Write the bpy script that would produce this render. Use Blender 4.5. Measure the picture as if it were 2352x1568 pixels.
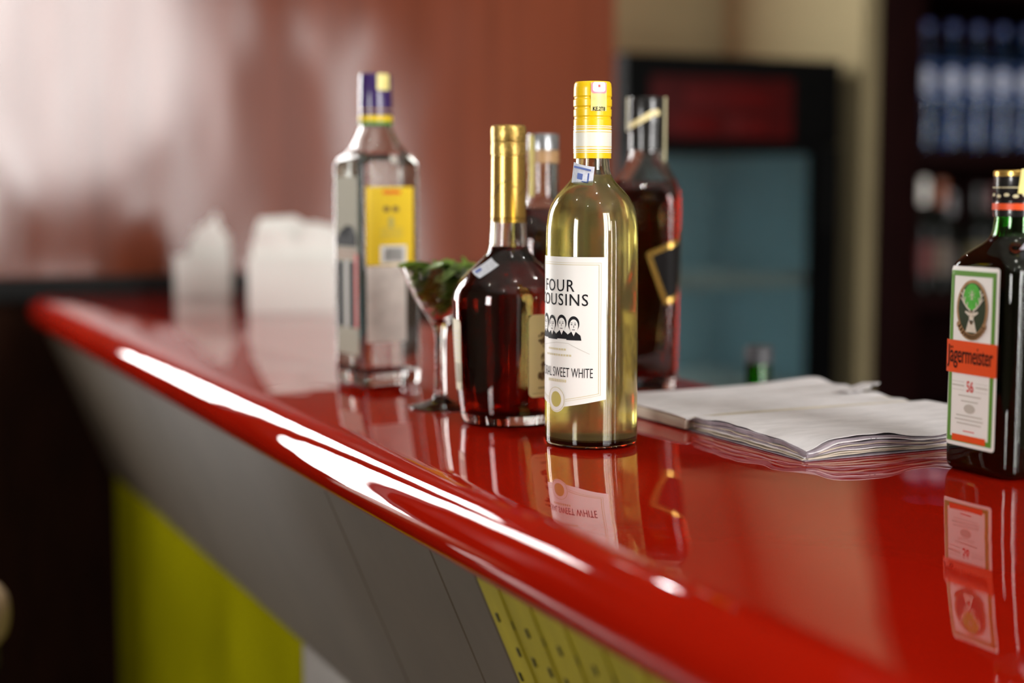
import bpy, bmesh, math, random
from mathutils import Vector, Matrix

# ------------------------------------------------------------------ clear
for o in list(bpy.data.objects):
    bpy.data.objects.remove(o, do_unlink=True)
sc = bpy.context.scene
COL = sc.collection
R = math.radians
CT = 1.05                      # height of the counter top
random.seed(7)

# ------------------------------------------------------------------ camera
# world: +Y runs along the counter away from the viewer, +X across it to the barman's side
cam_d = bpy.data.cameras.new('camera')
cam = bpy.data.objects.new('camera', cam_d)
COL.objects.link(cam)
cam.location = (0, 0, CT + 0.213)
cam.rotation_euler = (R(90 - 5.775), 0, R(-25.18))
cam_d.sensor_width = 36
cam_d.lens = 53.57
cam_d.clip_start = 0.02
cam_d.dof.use_dof = True
cam_d.dof.focus_distance = 1.225
cam_d.dof.aperture_fstop = 2.15
sc.camera = cam

# ------------------------------------------------------------------ daylight outside
world = bpy.data.worlds.new('overcast_sky')
sc.world = world
world.use_nodes = True
bg = world.node_tree.nodes['Background']
bg.inputs['Color'].default_value = (1.0, 0.98, 0.955, 1)
bg.inputs['Strength'].default_value = 24.0


def portal(name, loc, rot, sx, sy):
    d = bpy.data.lights.new(name, 'AREA')
    d.shape = 'RECTANGLE'
    d.size, d.size_y = sx, sy
    d.cycles.is_portal = True
    o = bpy.data.objects.new(name, d)
    COL.objects.link(o)
    o.location = loc
    o.rotation_euler = rot
    return o


# openings of the room: glazed entrance behind the viewer, a second one by it, a window in the far wall
FRONT_OPEN = [(0.72, 1.48, 0.0, 3.2), (1.56, 2.02, 1.55, 3.2), (2.12, 2.36, 0.0, 2.3), (3.2, 3.5, 0.0, 2.3)]
BACK_OPEN = [(-.48, -.20, 0.0, 2.35), (-.03, .22, 1.09, 2.25)]
LEFT_OPEN = [(-.5, .2, 1.0, 2.2)]
YF, YB = -3.0, 3.25
for i, (x0, x1, z0, z1) in enumerate(FRONT_OPEN):
    portal('daylight_front', ((x0 + x1) / 2, YF, (z0 + z1) / 2), (R(90), 0, 0), x1 - x0, z1 - z0)
for i, (x0, x1, z0, z1) in enumerate(BACK_OPEN):
    portal('daylight_back', ((x0 + x1) / 2, YB + .05, (z0 + z1) / 2), (R(-90), 0, 0), x1 - x0, z1 - z0)

for i, (y0, y1, z0, z1) in enumerate(LEFT_OPEN):
    portal('daylight_left', (-2.6, (y0 + y1) / 2, (z0 + z1) / 2), (0, R(-90), 0), z1 - z0, y1 - y0)

sc.view_settings.view_transform = 'Standard'
sc.view_settings.look = 'None'
sc.view_settings.gamma = 1
sc.view_settings.use_curve_mapping = False
sc.view_settings.exposure = 0.06
sc.cycles.max_bounces = 24
sc.cycles.transmission_bounces = 20
sc.cycles.glossy_bounces = 8
sc.cycles.diffuse_bounces = 5
sc.cycles.sample_clamp_indirect = 6
sc.cycles.use_denoising = True


# ------------------------------------------------------------------ materials
def s2l(c):
    return tuple(((v / 255) / 12.92 if v / 255 <= .04045 else ((v / 255 + .055) / 1.055) ** 2.4) for v in c)


MATS = {}


def mat(name, col=(200, 200, 200), rough=.5, metal=0, trans=0, ior=1.45, coat=0, coat_rough=.03, emit=None,
        estr=0, noise=0, nscale=8, stretch=(1, 1, 1), bump=0, bscale=20, spec=None, lin=None, bstretch=None):
    if name in MATS:
        return MATS[name]
    m = bpy.data.materials.new(name)
    m.use_nodes = True
    nt = m.node_tree
    b = nt.nodes['Principled BSDF']
    c = lin if lin else s2l(col)
    b.inputs['Base Color'].default_value = (*c, 1)
    b.inputs['Roughness'].default_value = rough
    b.inputs['Metallic'].default_value = metal
    b.inputs['Transmission Weight'].default_value = trans
    b.inputs['IOR'].default_value = ior
    b.inputs['Coat Weight'].default_value = coat
    b.inputs['Coat Roughness'].default_value = coat_rough
    if spec is not None:
        b.inputs['Specular IOR Level'].default_value = spec
    if emit:
        b.inputs['Emission Color'].default_value = (*s2l(emit), 1)
        b.inputs['Emission Strength'].default_value = estr
    if noise or bump:
        tc = nt.nodes.new('ShaderNodeTexCoord')
        mp = nt.nodes.new('ShaderNodeMapping')
        mp.inputs['Scale'].default_value = stretch
        nt.links.new(tc.outputs['Object'], mp.inputs['Vector'])
    if noise:
        n = nt.nodes.new('ShaderNodeTexNoise')
        n.inputs['Scale'].default_value = nscale
        n.inputs['Detail'].default_value = 5
        nt.links.new(mp.outputs['Vector'], n.inputs['Vector'])
        r = nt.nodes.new('ShaderNodeValToRGB')
        r.color_ramp.elements[0].position = .3
        r.color_ramp.elements[1].position = .7
        r.color_ramp.elements[0].color = (*[max(0, v * (1 - noise)) for v in c], 1)
        r.color_ramp.elements[1].color = (*[min(1, v * (1 + noise)) for v in c], 1)
        nt.links.new(n.outputs['Fac'], r.inputs['Fac'])
        nt.links.new(r.outputs['Color'], b.inputs['Base Color'])
    if bump:
        n2 = nt.nodes.new('ShaderNodeTexNoise')
        n2.inputs['Scale'].default_value = bscale
        n2.inputs['Detail'].default_value = 2
        if bstretch:
            mp2 = nt.nodes.new('ShaderNodeMapping')
            mp2.inputs['Scale'].default_value = bstretch
            nt.links.new(tc.outputs['Object'], mp2.inputs['Vector'])
            nt.links.new(mp2.outputs['Vector'], n2.inputs['Vector'])
        else:
            nt.links.new(mp.outputs['Vector'], n2.inputs['Vector'])
        bp = nt.nodes.new('ShaderNodeBump')
        bp.inputs['Strength'].default_value = 1
        bp.inputs['Distance'].default_value = bump
        nt.links.new(n2.outputs['Fac'], bp.inputs['Height'])
        nt.links.new(bp.outputs['Normal'], b.inputs['Normal'])
        if coat:
            nt.links.new(bp.outputs['Normal'], b.inputs['Coat Normal'])
    MATS[name] = m
    return m


M_RED = mat('red_lacquer_counter', lin=(.33, .007, .0015), rough=.5, spec=0, coat=1, coat_rough=.012, noise=.10, nscale=5,
            bump=.0007, bscale=6)
M_RED.node_tree.nodes['Principled BSDF'].inputs['Coat IOR'].default_value = 1.38
M_WALL = mat('red_brown_lacquered_wood', lin=(.165, .036, .014), rough=.5, spec=0, coat=1, coat_rough=.14, noise=.16, nscale=3,
             stretch=(9, 1, .5), bump=.016, bscale=1.5, bstretch=(1.2, 1, .7))
M_WAIN = mat('dark_brown_wood', lin=(.016, .005, .002), rough=.8, spec=.1, noise=.3, nscale=6, stretch=(6, 6, 1))
M_BLACK = mat('black_paint', lin=(.008, .008, .008), rough=.6, spec=.2, noise=.15, nscale=10)
M_CREAM = mat('cream_plaster', lin=(.165, .135, .075), rough=.8, spec=.1, noise=.07, nscale=3, bump=.001, bscale=40)
M_FLOOR = mat('dark_brown_floor', lin=(.035, .02, .014), rough=.4, noise=.3, nscale=6)
M_CEIL = mat('off_white_ceiling', lin=(.42, .40, .36), rough=.9, noise=.05, nscale=3)
M_ROOM = mat('beige_plaster', lin=(.20, .16, .12), rough=.85, noise=.06, nscale=3)
M_FRAME = mat('dark_window_frame', lin=(.05, .03, .02), rough=.5, noise=.1, nscale=10)
M_GREY = mat('grey_laminate', lin=(.098, .076, .053), rough=.5, spec=.25, noise=.09, nscale=9, bump=.0006, bscale=14)
M_YEL = mat('yellow_green_laminate', lin=(.185, .17, .002), rough=.8, spec=0, noise=.08, nscale=8)
M_YEL2 = mat('yellow_ribbed_panel', lin=(.30, .24, .015), rough=.55, spec=.3, noise=.14, nscale=12, stretch=(1, 3, 1))
M_SLOT = mat('dark_slot', lin=(.02, .018, .01), rough=.6, noise=.1)

M_GLASS = mat('clear_glass', lin=(.97, .98, .96), rough=0, trans=1, ior=1.48)
M_GLASS_W = mat('pale_yellow_glass', lin=(.96, .96, .80), rough=0, trans=1, ior=1.48)
M_WINE = mat('white_wine', lin=(.90, .80, .34), rough=.16, trans=.88, ior=1.34)
M_COGNAC = mat('cognac', lin=(.185, .006, .0016), rough=0, trans=1, ior=1.35)
M_WHISKY = mat('whisky', lin=(.40, .014, .004), rough=0, trans=1, ior=1.35)
M_DARKLIQ = mat('dark_liqueur', lin=(.006, .003, .002), rough=.6, spec=0, noise=.05)
M_GLASS_G = mat('green_bottle_glass', lin=(.05, .42, .06), rough=0, trans=1, ior=1.5)
M_GLASS_DK = mat('dark_bottle_glass', lin=(.004, .005, .004), rough=.08, spec=.12, noise=.1)
M_GLASS_J = mat('dark_green_liqueur_glass', lin=(.14, .60, .10), rough=0, trans=1, ior=1.5)
M_GIN = mat('gin', lin=(.985, .985, .985), rough=0, trans=1, ior=1.34)
M_RUM = mat('dark_spirit', lin=(.20, .02, .008), rough=0, trans=1, ior=1.35)

M_WHITE = mat('white_label_paper', lin=(.80, .80, .76), rough=.45, noise=.03)
M_INK = mat('black_ink', lin=(.010, .010, .012), rough=.6, spec=.2, noise=.05)
M_GOLDINK = mat('pale_gold_ink', lin=(.62, .56, .34), rough=.45, noise=.05)
M_GREYINK = mat('pale_grey_ink', lin=(.50, .48, .42), rough=.5, noise=.05)
M_SEAL = mat('olive_gold_seal', lin=(.52, .45, .13), rough=.4, noise=.05)
M_YCAP = mat('yellow_cap', lin=(.85, .55, .004), rough=.3, coat=.3, noise=.04)
M_CAPWHITE = mat('pale_band', lin=(.75, .75, .66), rough=.35, noise=.04)
M_STAMP = mat('excise_stamp_paper', lin=(.68, .72, .80), rough=.4, noise=.12, nscale=400)
M_STAMPBLUE = mat('stamp_blue_ink', lin=(.12, .18, .45), rough=.4, noise=.05)
M_PINK = mat('stamp_pink_ink', lin=(.80, .30, .36), rough=.4, noise=.05)
M_PALEYEL = mat('stamp_pale_yellow', lin=(.80, .70, .25), rough=.4, noise=.1, nscale=200)
M_GOLD = mat('gold_foil', lin=(.66, .43, .11), rough=.26, metal=.85, noise=.12, nscale=30)
M_GOLDK = mat('gold_foil_embossed', lin=(.62, .42, .12), rough=.33, metal=.8, noise=.3, nscale=350, bump=.0004, bscale=400)
M_BROWNINK = mat('brown_ink', lin=(.16, .09, .03), rough=.5, noise=.2, nscale=200)
M_CREAMLAB = mat('cream_label', lin=(.78, .66, .34), rough=.4, noise=.05)
M_CREAMLAB2 = mat('pale_olive_label', lin=(.52, .48, .30), rough=.45, noise=.05)
M_CREAMLAB3 = mat('grey_cream_label', lin=(.36, .34, .26), rough=.6, spec=.2, noise=.08)
M_LOWLAB = mat('pale_warm_label', lin=(.60, .55, .50), rough=.5, noise=.18, nscale=45)
M_TANINK = mat('tan_ink', lin=(.26, .16, .09), rough=.5, noise=.1)
M_PURPLE = mat('purple_cap', lin=(.035, .014, .10), rough=.25, coat=.4, noise=.1)
M_YLAB = mat('yellow_label', lin=(.80, .56, .012), rough=.45, noise=.05)
M_GREENP = mat('green_print', lin=(.10, .27, .03), rough=.45, noise=.06)
M_GREEND = mat('dark_green_print', lin=(.018, .035, .012), rough=.45, noise=.1, nscale=120)
M_GREENB = mat('bright_green_print', lin=(.07, .42, .04), rough=.45, noise=.15, nscale=120)
M_ORANGE = mat('orange_red_print', lin=(.72, .075, .010), rough=.4, noise=.05)
M_REDP = mat('red_print', lin=(.62, .03, .02), rough=.4, noise=.05)
M_BRONZE = mat('bronze_print', lin=(.34, .20, .09), rough=.4, noise=.2, nscale=150)
M_ANTLER = mat('pale_antler_print', lin=(.62, .58, .48), rough=.45, noise=.1, nscale=150)
M_BLACKCAP = mat('black_cap', lin=(.010, .010, .010), rough=.22, coat=.4, noise=.1)
M_CAPDULL = mat('dull_grey_cap', lin=(.05, .05, .055), rough=.4, spec=.3, noise=.1)
M_LABDARK = mat('dark_slanted_label', lin=(.010, .009, .009), rough=.55, spec=.12, noise=.1)
M_SILVER = mat('grey_cap', lin=(.28, .29, .30), rough=.25, metal=.7, noise=.1)
M_PAPER = mat('ledger_paper', lin=(.72, .70, .715), rough=.75, noise=.10, nscale=34, stretch=(1, 2.4, 1))
M_PAPER2 = mat('ledger_paper_edge', lin=(.56, .50, .40), rough=.8, noise=.2, nscale=30, stretch=(1, 1, 40))
M_STAIN_SHADE = mat('stained_shaded_leaf', lin=(.26, .22, .25), rough=.8, noise=.35, nscale=40)  # stained paper, also coloured dark for the shade under the curled pages
M_NAP = mat('white_napkin', lin=(.78, .78, .74), rough=.85, noise=.05, nscale=20)
M_NAPHOLD = mat('white_plastic', lin=(.72, .72, .68), rough=.4, noise=.03)
M_LEAF = mat('mint_leaf', lin=(.13, .22, .03), rough=.45, noise=.45, nscale=60)
M_LEAF2 = mat('dark_mint_leaf', lin=(.08, .15, .018), rough=.45, noise=.45, nscale=60)
M_FRIDGE = mat('black_fridge_shell', lin=(.0015, .0015, .0015), rough=.7, spec=.05, noise=.1)
M_FRIDGEIN = mat('pale_teal_liner', lin=(.16, .235, .25), rough=.5, noise=.05)
M_FRSHELF = mat('fridge_shelf', lin=(.25, .26, .24), rough=.4, noise=.05)
M_FRSIGN = mat('dark_red_sign', lin=(.035, .001, .001), rough=.6, spec=.1, noise=.25, nscale=9)
M_FRSIGN2 = mat('deep_red_lettering', lin=(.055, .001, .001), rough=.6, spec=.1, noise=.1)
M_FRGLASS = mat('fridge_glass', lin=(.55, .64, .65), rough=0, trans=1, ior=1.45)
M_CAB = mat('dark_maroon_wood', lin=(.006, .001, .001), rough=.7, spec=.05, noise=.3, nscale=8, stretch=(6, 6, 1))
M_BLUEB = mat('blue_plastic_bottle', lin=(.10, .26, .52), rough=.06, trans=.97, ior=1.35)
M_BLUECAP = mat('dark_blue_cap', lin=(.03, .05, .16), rough=.3, noise=.05)
M_BLUELAB = mat('pale_blue_label', lin=(.05, .09, .22), rough=.4, noise=.1)
M_EMBLEM = mat('pale_emblem', lin=(.34, .37, .47), rough=.5, noise=.05)
M_TAN = mat('tan_leather', lin=(.30, .21, .11), rough=.45, noise=.1, nscale=12)
M_STEEL = mat('brushed_steel', lin=(.3, .3, .3), rough=.35, metal=1, noise=.05)


# ------------------------------------------------------------------ helpers
def link(o, parent=None):
    COL.objects.link(o)
    if parent is not None:
        o.parent = parent
    return o


def obj(name, mesh, m=None, parent=None, loc=None, rotz=None, label=None):
    if m is not None:
        mesh.materials.clear()
        mesh.materials.append(m)
    o = bpy.data.objects.new(name, mesh)
    link(o, parent)
    if loc is not None:
        o.location = loc
    if rotz is not None:
        o.rotation_euler = (0, 0, rotz)
    if label:
        o['label'] = label
    return o


def tag(o, label, cat, group=None):
    o['label'] = label
    o['category'] = cat
    if group:
        o['group'] = group
    return o


def thing(name, label, cat, loc=(0, 0, 0), rotz=0, group=None):
    o = bpy.data.objects.new(name, None)
    o.empty_display_size = .05
    link(o)
    o.location = loc
    o.rotation_euler = (0, 0, rotz)
    return tag(o, label, cat, group)


def struct(o):
    o['kind'] = 'structure'
    return o


def finish(bm, smooth=True, angle=35, name='mesh'):
    bmesh.ops.remove_doubles(bm, verts=bm.verts, dist=1e-7)
    bmesh.ops.recalc_face_normals(bm, faces=bm.faces)
    me = bpy.data.meshes.new(name)
    bm.to_mesh(me)
    bm.free()
    if smooth:
        for p in me.polygons:
            p.use_smooth = True
        me.set_sharp_from_angle(angle=R(angle))
    return me


def add_box(bm, x0, x1, y0, y1, z0, z1, bev=0):
    r = bmesh.ops.create_cube(bm, size=1)
    vs = r['verts']
    for v in vs:
        v.co = Vector(((x0 + x1) / 2 + v.co.x * (x1 - x0), (y0 + y1) / 2 + v.co.y * (y1 - y0), (z0 + z1) / 2 + v.co.z * (z1 - z0)))
    if bev:
        es = list({e for v in vs for e in v.link_edges})
        bmesh.ops.bevel(bm, geom=es, offset=bev, segments=2, affect='EDGES', profile=.5)


def box_mesh(*a, bev=0):
    bm = bmesh.new()
    add_box(bm, *a, bev=bev)
    return finish(bm, smooth=bool(bev))


def boxes_mesh(lst, bev=0):
    bm = bmesh.new()
    for a in lst:
        add_box(bm, *a, bev=bev)
    me = bpy.data.meshes.new('mesh')
    bm.to_mesh(me)
    bm.free()
    return me


def chaikin(pts, it=2):
    for _ in range(it):
        out = [pts[0]]
        for p, q in zip(pts, pts[1:]):
            out.append(tuple(a * .75 + b * .25 for a, b in zip(p, q)))
            out.append(tuple(a * .25 + b * .75 for a, b in zip(p, q)))
        out.append(pts[-1])
        pts = out
    return pts


def ring(a, b, c, n):
    """rounded rectangle, counter-clockwise from the -Y face; n segments for each corner"""
    c = min(c, a * .995, b * .995)
    out = []
    for k, (sx, sy) in enumerate(((1, -1), (1, 1), (-1, 1), (-1, -1))):
        cx, cy = sx * (a - c), sy * (b - c)
        for i in range(n + 1):
            t = -math.pi / 2 + k * math.pi / 2 + i / n * math.pi / 2
            out.append((cx + c * math.cos(t), cy + c * math.sin(t)))
    return out


def loft_mesh(levels, n=12, angle=35, cap0=True, cap1=True):
    bm = bmesh.new()
    prev = None
    first = last = None
    for (z, a, b, c) in levels:
        vs = [bm.verts.new((x, y, z)) for x, y in ring(a, b, c, n)]
        if prev:
            m = len(vs)
            for i in range(m):
                bm.faces.new((prev[i], prev[(i + 1) % m], vs[(i + 1) % m], vs[i]))
        else:
            first = vs
        prev = vs
    last = prev
    for vs, on in ((first, cap0), (last, cap1)):
        if on:
            c = bm.verts.new((0, 0, sum(v.co.z for v in vs) / len(vs)))
            for i in range(len(vs)):
                bm.faces.new((vs[i], vs[(i + 1) % len(vs)], c))
    return finish(bm, angle=angle)


def circ(p):
    return [(z / 1000, r / 1000, r / 1000, r / 1000) for z, r in p]


def sq(p):
    return [tuple(v / 1000 for v in q) for q in p]


class Body:
    """surface of a bottle: outer profile levels (z, a, b, c), to lay labels on"""

    def __init__(self, levels):
        self.lv = sorted(levels)

    def at(self, z):
        lv = self.lv
        if z <= lv[0][0]:
            return lv[0][1:]
        for p, q in zip(lv, lv[1:]):
            if z <= q[0]:
                t = (z - p[0]) / max(1e-9, q[0] - p[0])
                return tuple(u + (v - u) * t for u, v in zip(p[1:], q[1:]))
        return lv[-1][1:]

    def point(self, u, z, off):
        a, b, c = self.at(z)
        c = min(c, a, b)
        segs = [(a - c, 0), (c * math.pi / 2, 1), (2 * (b - c), 0), (c * math.pi / 2, 1), (2 * (a - c), 0),
                (c * math.pi / 2, 1), (2 * (b - c), 0), (c * math.pi / 2, 1), (a - c, 0)]
        per = sum(s[0] for s in segs)
        u = u % per
        x, y, ang = 0, -b, 0.0
        for ln, arc in segs:
            t = min(u, ln)
            if arc:
                d = t / c
                cx, cy = x - c * math.sin(ang), y + c * math.cos(ang)
                ang2 = ang + d
                x, y = cx + c * math.sin(ang2), cy - c * math.cos(ang2)
                ang = ang2
            else:
                x, y = x + t * math.cos(ang), y + t * math.sin(ang)
            u -= t
            if u <= 1e-12:
                break
        nx, ny = math.sin(ang), -math.cos(ang)
        return Vector((x + nx * off, y + ny * off, z))


def poly2d(polys):
    """list of polygons [(u,v)...] -> bmesh in the XY plane"""
    bm = bmesh.new()
    for p in polys:
        vs = [bm.verts.new((u, v, 0)) for u, v in p]
        bm.faces.new(vs)
    return bm


def decal(body, src, name, m, parent, off=.0004, step=.0025, zstep=None, label=None, ref=None):
    bm = poly2d(src) if isinstance(src, list) else src
    bmesh.ops.triangulate(bm, faces=[f for f in bm.faces if len(f.verts) > 4])
    us = [v.co.x for v in bm.verts]
    zs = [v.co.y for v in bm.verts]
    k = math.floor(min(us) / step) + 1
    while k * step < max(us):
        bmesh.ops.bisect_plane(bm, geom=bm.verts[:] + bm.edges[:] + bm.faces[:], plane_co=(k * step, 0, 0), plane_no=(1, 0, 0))
        k += 1
    if zstep:
        k = math.floor(min(zs) / zstep) + 1
        while k * zstep < max(zs):
            bmesh.ops.bisect_plane(bm, geom=bm.verts[:] + bm.edges[:] + bm.faces[:], plane_co=(0, k * zstep, 0), plane_no=(0, 1, 0))
            k += 1
    for v in bm.verts:
        k_ = body.at(v.co.y)[0] / ref if ref else 1
        v.co = body.point(v.co.x * k_, v.co.y, off)
    me = bpy.data.meshes.new(name)
    bm.to_mesh(me)
    bm.free()
    for p in me.polygons:
        p.use_smooth = True
    return obj(name, me, m, parent, label=label)


def text_bm(body, cx, cy, w, h, bold=0, shear=0, spacing=1.0):
    cu = bpy.data.curves.new('t', 'FONT')
    cu.body = body
    cu.size = 1
    cu.offset = bold
    cu.shear = shear
    cu.space_character = spacing
    cu.resolution_u = 3
    o = bpy.data.objects.new('t', cu)
    COL.objects.link(o)
    dg = bpy.context.evaluated_depsgraph_get()
    me = bpy.data.meshes.new_from_object(o.evaluated_get(dg))
    bpy.data.objects.remove(o, do_unlink=True)
    bpy.data.curves.remove(cu)
    bm = bmesh.new()
    bm.from_mesh(me)
    bpy.data.meshes.remove(me)
    x0, x1 = min(v.co.x for v in bm.verts), max(v.co.x for v in bm.verts)
    y0, y1 = min(v.co.y for v in bm.verts), max(v.co.y for v in bm.verts)
    for v in bm.verts:
        v.co = Vector((cx + ((v.co.x - x0) / (x1 - x0) - .5) * w, cy + ((v.co.y - y0) / (y1 - y0) - .5) * h, 0))
    return bm


def rect(u0, u1, v0, v1):
    return [(u0, v0), (u1, v0), (u1, v1), (u0, v1)]


def rrect(u0, u1, v0, v1, r, n=5):
    out = []
    for cx, cy, a0 in ((u1 - r, v0 + r, -90), (u1 - r, v1 - r, 0), (u0 + r, v1 - r, 90), (u0 + r, v0 + r, 180)):
        for i in range(n + 1):
            t = R(a0 + 90 * i / n)
            out.append((cx + r * math.cos(t), cy + r * math.sin(t)))
    return out


def ell(cx, cy, rx, ry, n=28, a0=0, a1=360):
    k = n if a1 - a0 >= 360 else n + 1
    return [(cx + rx * math.cos(R(a0 + (a1 - a0) * i / n)), cy + ry * math.sin(R(a0 + (a1 - a0) * i / n))) for i in range(k)]


def frame4(u0, u1, v0, v1, w):
    return [rect(u0, u1, v0, v0 + w), rect(u0, u1, v1 - w, v1), rect(u0, u0 + w, v0 + w, v1 - w), rect(u1 - w, u1, v0 + w, v1 - w)]


def stroke(pts, w):
    out = []
    for (x0, y0), (x1, y1) in zip(pts, pts[1:]):
        d = math.hypot(x1 - x0, y1 - y0) or 1e-9
        nx, ny = -(y1 - y0) / d * w / 2, (x1 - x0) / d * w / 2
        ex, ey = (x1 - x0) / d * w * .25, (y1 - y0) / d * w * .25
        out.append([(x0 - nx - ex, y0 - ny - ey), (x1 - nx + ex, y1 - ny + ey), (x1 + nx + ex, y1 + ny + ey), (x0 + nx - ex, y0 + ny - ey)])
    return out


def shell(outer, t, tb):
    """outer levels bottom to top -> outer + inner wall (glass thickness t, bottom tb)"""
    inner = []
    zb = outer[0][0] + tb
    for (z, a, b, c) in outer:
        if z < zb:
            continue
        inner.append((z, a - t, b - t, max(c - t, .002)))
    z, a, b, c = inner[0]
    inner = [(zb, a * .9, b * .9, c * .9), (zb + .002, a, b, c)] + [q for q in inner if q[0] > zb + .003]
    return outer + inner[::-1], inner


def fill(inner, zf, over=.0003):
    lv = [q for q in inner if q[0] < zf]
    nxt = [q for q in inner if q[0] >= zf]
    p, q = lv[-1], nxt[0]
    t = (zf - p[0]) / max(1e-9, q[0] - p[0])
    top = tuple(u + (v - u) * t for u, v in zip(p, q))
    lv = lv + [top]
    return [(z, a + over, b + over, c + over) for z, a, b, c in lv]


def bottle(name, label, loc, rotz, levels, gm, t=.0028, tb=.008, liq=None, zf=.1, n=12, cat='bottle', group=None, iters=2, over=.0003):
    root = thing(name, label, cat, loc, rotz, group)
    outer = chaikin(levels, iters)
    full, inner = shell(outer, t, tb)
    obj('glass_body', loft_mesh(full, n, angle=50), gm, root)
    if liq:
        obj('liquid', loft_mesh(fill(inner, zf, over), n, angle=50), liq, root)
    return root, Body(outer)


# ------------------------------------------------------------------ the room
XL, XR, ZC = -2.6, 3.75, 3.4
struct(obj('floor', box_mesh(XL, XR, YF, 4.2, -.1, 0), M_FLOOR))
struct(obj('ceiling', box_mesh(XL, XR, YF, 4.2, ZC, ZC + .1), M_CEIL))


def wall_with_holes(x0, x1, y0, y1, holes, z1=ZC):
    xs = [x0]
    lst = []
    for hx0, hx1, hz0, hz1 in sorted(holes):
        lst.append((xs[-1], hx0, y0, y1, 0, z1))
        if hz0 > 0:
            lst.append((hx0, hx1, y0, y1, 0, hz0))
        lst.append((hx0, hx1, y0, y1, hz1, z1))
        xs.append(hx1)
    lst.append((xs[-1], x1, y0, y1, 0, z1))
    return boxes_mesh(lst)


wb = [(x0, x1, z0, z1) for x0, x1, z0, z1 in BACK_OPEN]
struct(obj('wall_back', wall_with_holes(XL, 1.80, YB, YB + .12, wb), M_WALL))
struct(obj('wall_wainscot', boxes_mesh([(XL, -.54, YB - .03, YB, 0, CT - .02), (-.12, 1.80, YB - .03, YB, 0, CT - .02)]), M_WAIN))
struct(obj('trim_1', box_mesh(-.12, 1.80, YB - .055, YB, CT - .02, CT + .030, bev=.006), M_BLACK))
struct(obj('wall_alcove', box_mesh(1.55, 2.78, 4.02, 4.14, 0, ZC), M_CREAM))
struct(obj('wall_pier', box_mesh(2.608, 2.660, 3.34, 4.02, 0, ZC), M_CREAM))
struct(obj('wall_behind_cabinet', box_mesh(2.660, XR, 4.0, 4.12, 0, ZC), M_ROOM))
struct(obj('wall_right', box_mesh(XR, XR + .1, YF, 4.2, 0, ZC), M_ROOM))
wlo = LEFT_OPEN[0]
struct(obj('wall_left', boxes_mesh([(XL - .1, XL, YF, wlo[0], 0, ZC), (XL - .1, XL, wlo[1], 4.2, 0, ZC), (XL - .1, XL, wlo[0], wlo[1], 0, wlo[2]), (XL - .1, XL, wlo[0], wlo[1], wlo[3], ZC)]), M_ROOM))
struct(obj('window_3', boxes_mesh([(XL - .06, XL + .02, wlo[0] - .05, wlo[0], wlo[2], wlo[3]), (XL - .06, XL + .02, wlo[1], wlo[1] + .05, wlo[2], wlo[3]),
    (XL - .06, XL + .02, wlo[0] - .05, wlo[1] + .05, wlo[3], wlo[3] + .05), (XL - .06, XL + .02, wlo[0] - .05, wlo[1] + .05, wlo[2] - .05, wlo[2])]), M_FRAME))
struct(obj('wall_front', wall_with_holes(XL, XR, YF - .12, YF, FRONT_OPEN), M_ROOM))
for i, (x0, x1, z0, z1) in enumerate(BACK_OPEN):
    struct(obj('window_%d' % (i + 1), boxes_mesh([(x0 - .04, x1 + .04, YB - .02, YB + .1, z1, z1 + .05), (x0 - .04, x1 + .04, YB - .03, YB + .1, z0 - .05, z0),
        (x0 - .04, x0, YB - .02, YB + .1, z0, z1), (x1, x1 + .04, YB - .02, YB + .1, z0, z1)]), M_FRAME))
for i, (x0, x1, z0, z1) in enumerate(FRONT_OPEN):
    struct(obj(('window_%d' % (i + 4)) if z0 > 0 else ('door_%d' % (i + 1)), boxes_mesh([(x0 - .05, x1 + .05, YF - .1, YF + .02, z1, z1 + .06), (x0 - .05, x0, YF - .1, YF + .02, z0, z1),
        (x1, x1 + .05, YF - .1, YF + .02, z0, z1), ((x0 + x1) / 2 - .02, (x0 + x1) / 2 + .02, YF - .06, YF - .02, z0, z1)]), M_FRAME))

struct(obj('added_shade_bulkhead', box_mesh(1.0, XR, 2.45, 4.0, 2.6, 2.75), M_WAIN))  # unseen slab added to shade the alcove and darken the counter's reflections

# ------------------------------------------------------------------ counter top with a full rounded edge
X0, X1, Y0, Y1 = .406, .918, -1.4, 3.15
RN = .031
lv = []
for i in range(17):
    t = -math.pi / 2 + math.pi * i / 16
    ins = RN * (1 - math.cos(t))
    lv.append((-RN + RN * math.sin(t), (X1 - X0) / 2 - ins, (Y1 - Y0) / 2 - ins, .085 - ins * .8))
ct = obj('countertop', loft_mesh(lv, 14, angle=60), M_RED, loc=((X0 + X1) / 2, (Y0 + Y1) / 2, CT))
tag(ct, 'long glossy red bar counter top with thick rounded edge', 'counter')

# ------------------------------------------------------------------ bar base: flared fascia and upright panels below it
base = thing('bar_counter_body', 'flared grey and yellow panelled front carrying the red counter top', 'bar front', (0, 0, 0))
ZT, ZL = CT - .064, CT - .363
FX0, FX1 = .437, .562


def flare_panel(name, y0, y1, m, gap=.0015, th=.012, parent=base):
    bm = bmesh.new()
    n = Vector((-(ZT - ZL), 0, -(FX1 - FX0))).normalized()
    pts = [(FX0, ZT), (FX1, ZL)]
    vs = []
    for o in (0, th):
        for (x, z) in pts:
            for y in (y0 + gap, y1 - gap):
                vs.append(bm.verts.new((x - n.x * o, y, z - n.z * o)))
    for f in ((0, 1, 3, 2), (4, 6, 7, 5), (0, 4, 5, 1), (2, 3, 7, 6), (0, 2, 6, 4), (1, 5, 7, 3)):
        bm.faces.new([vs[i] for i in f])
    bmesh.ops.bevel(bm, geom=bm.edges[:], offset=.0012, segments=1, affect='EDGES')
    return obj(name, finish(bm, smooth=False), m, parent)


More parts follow.
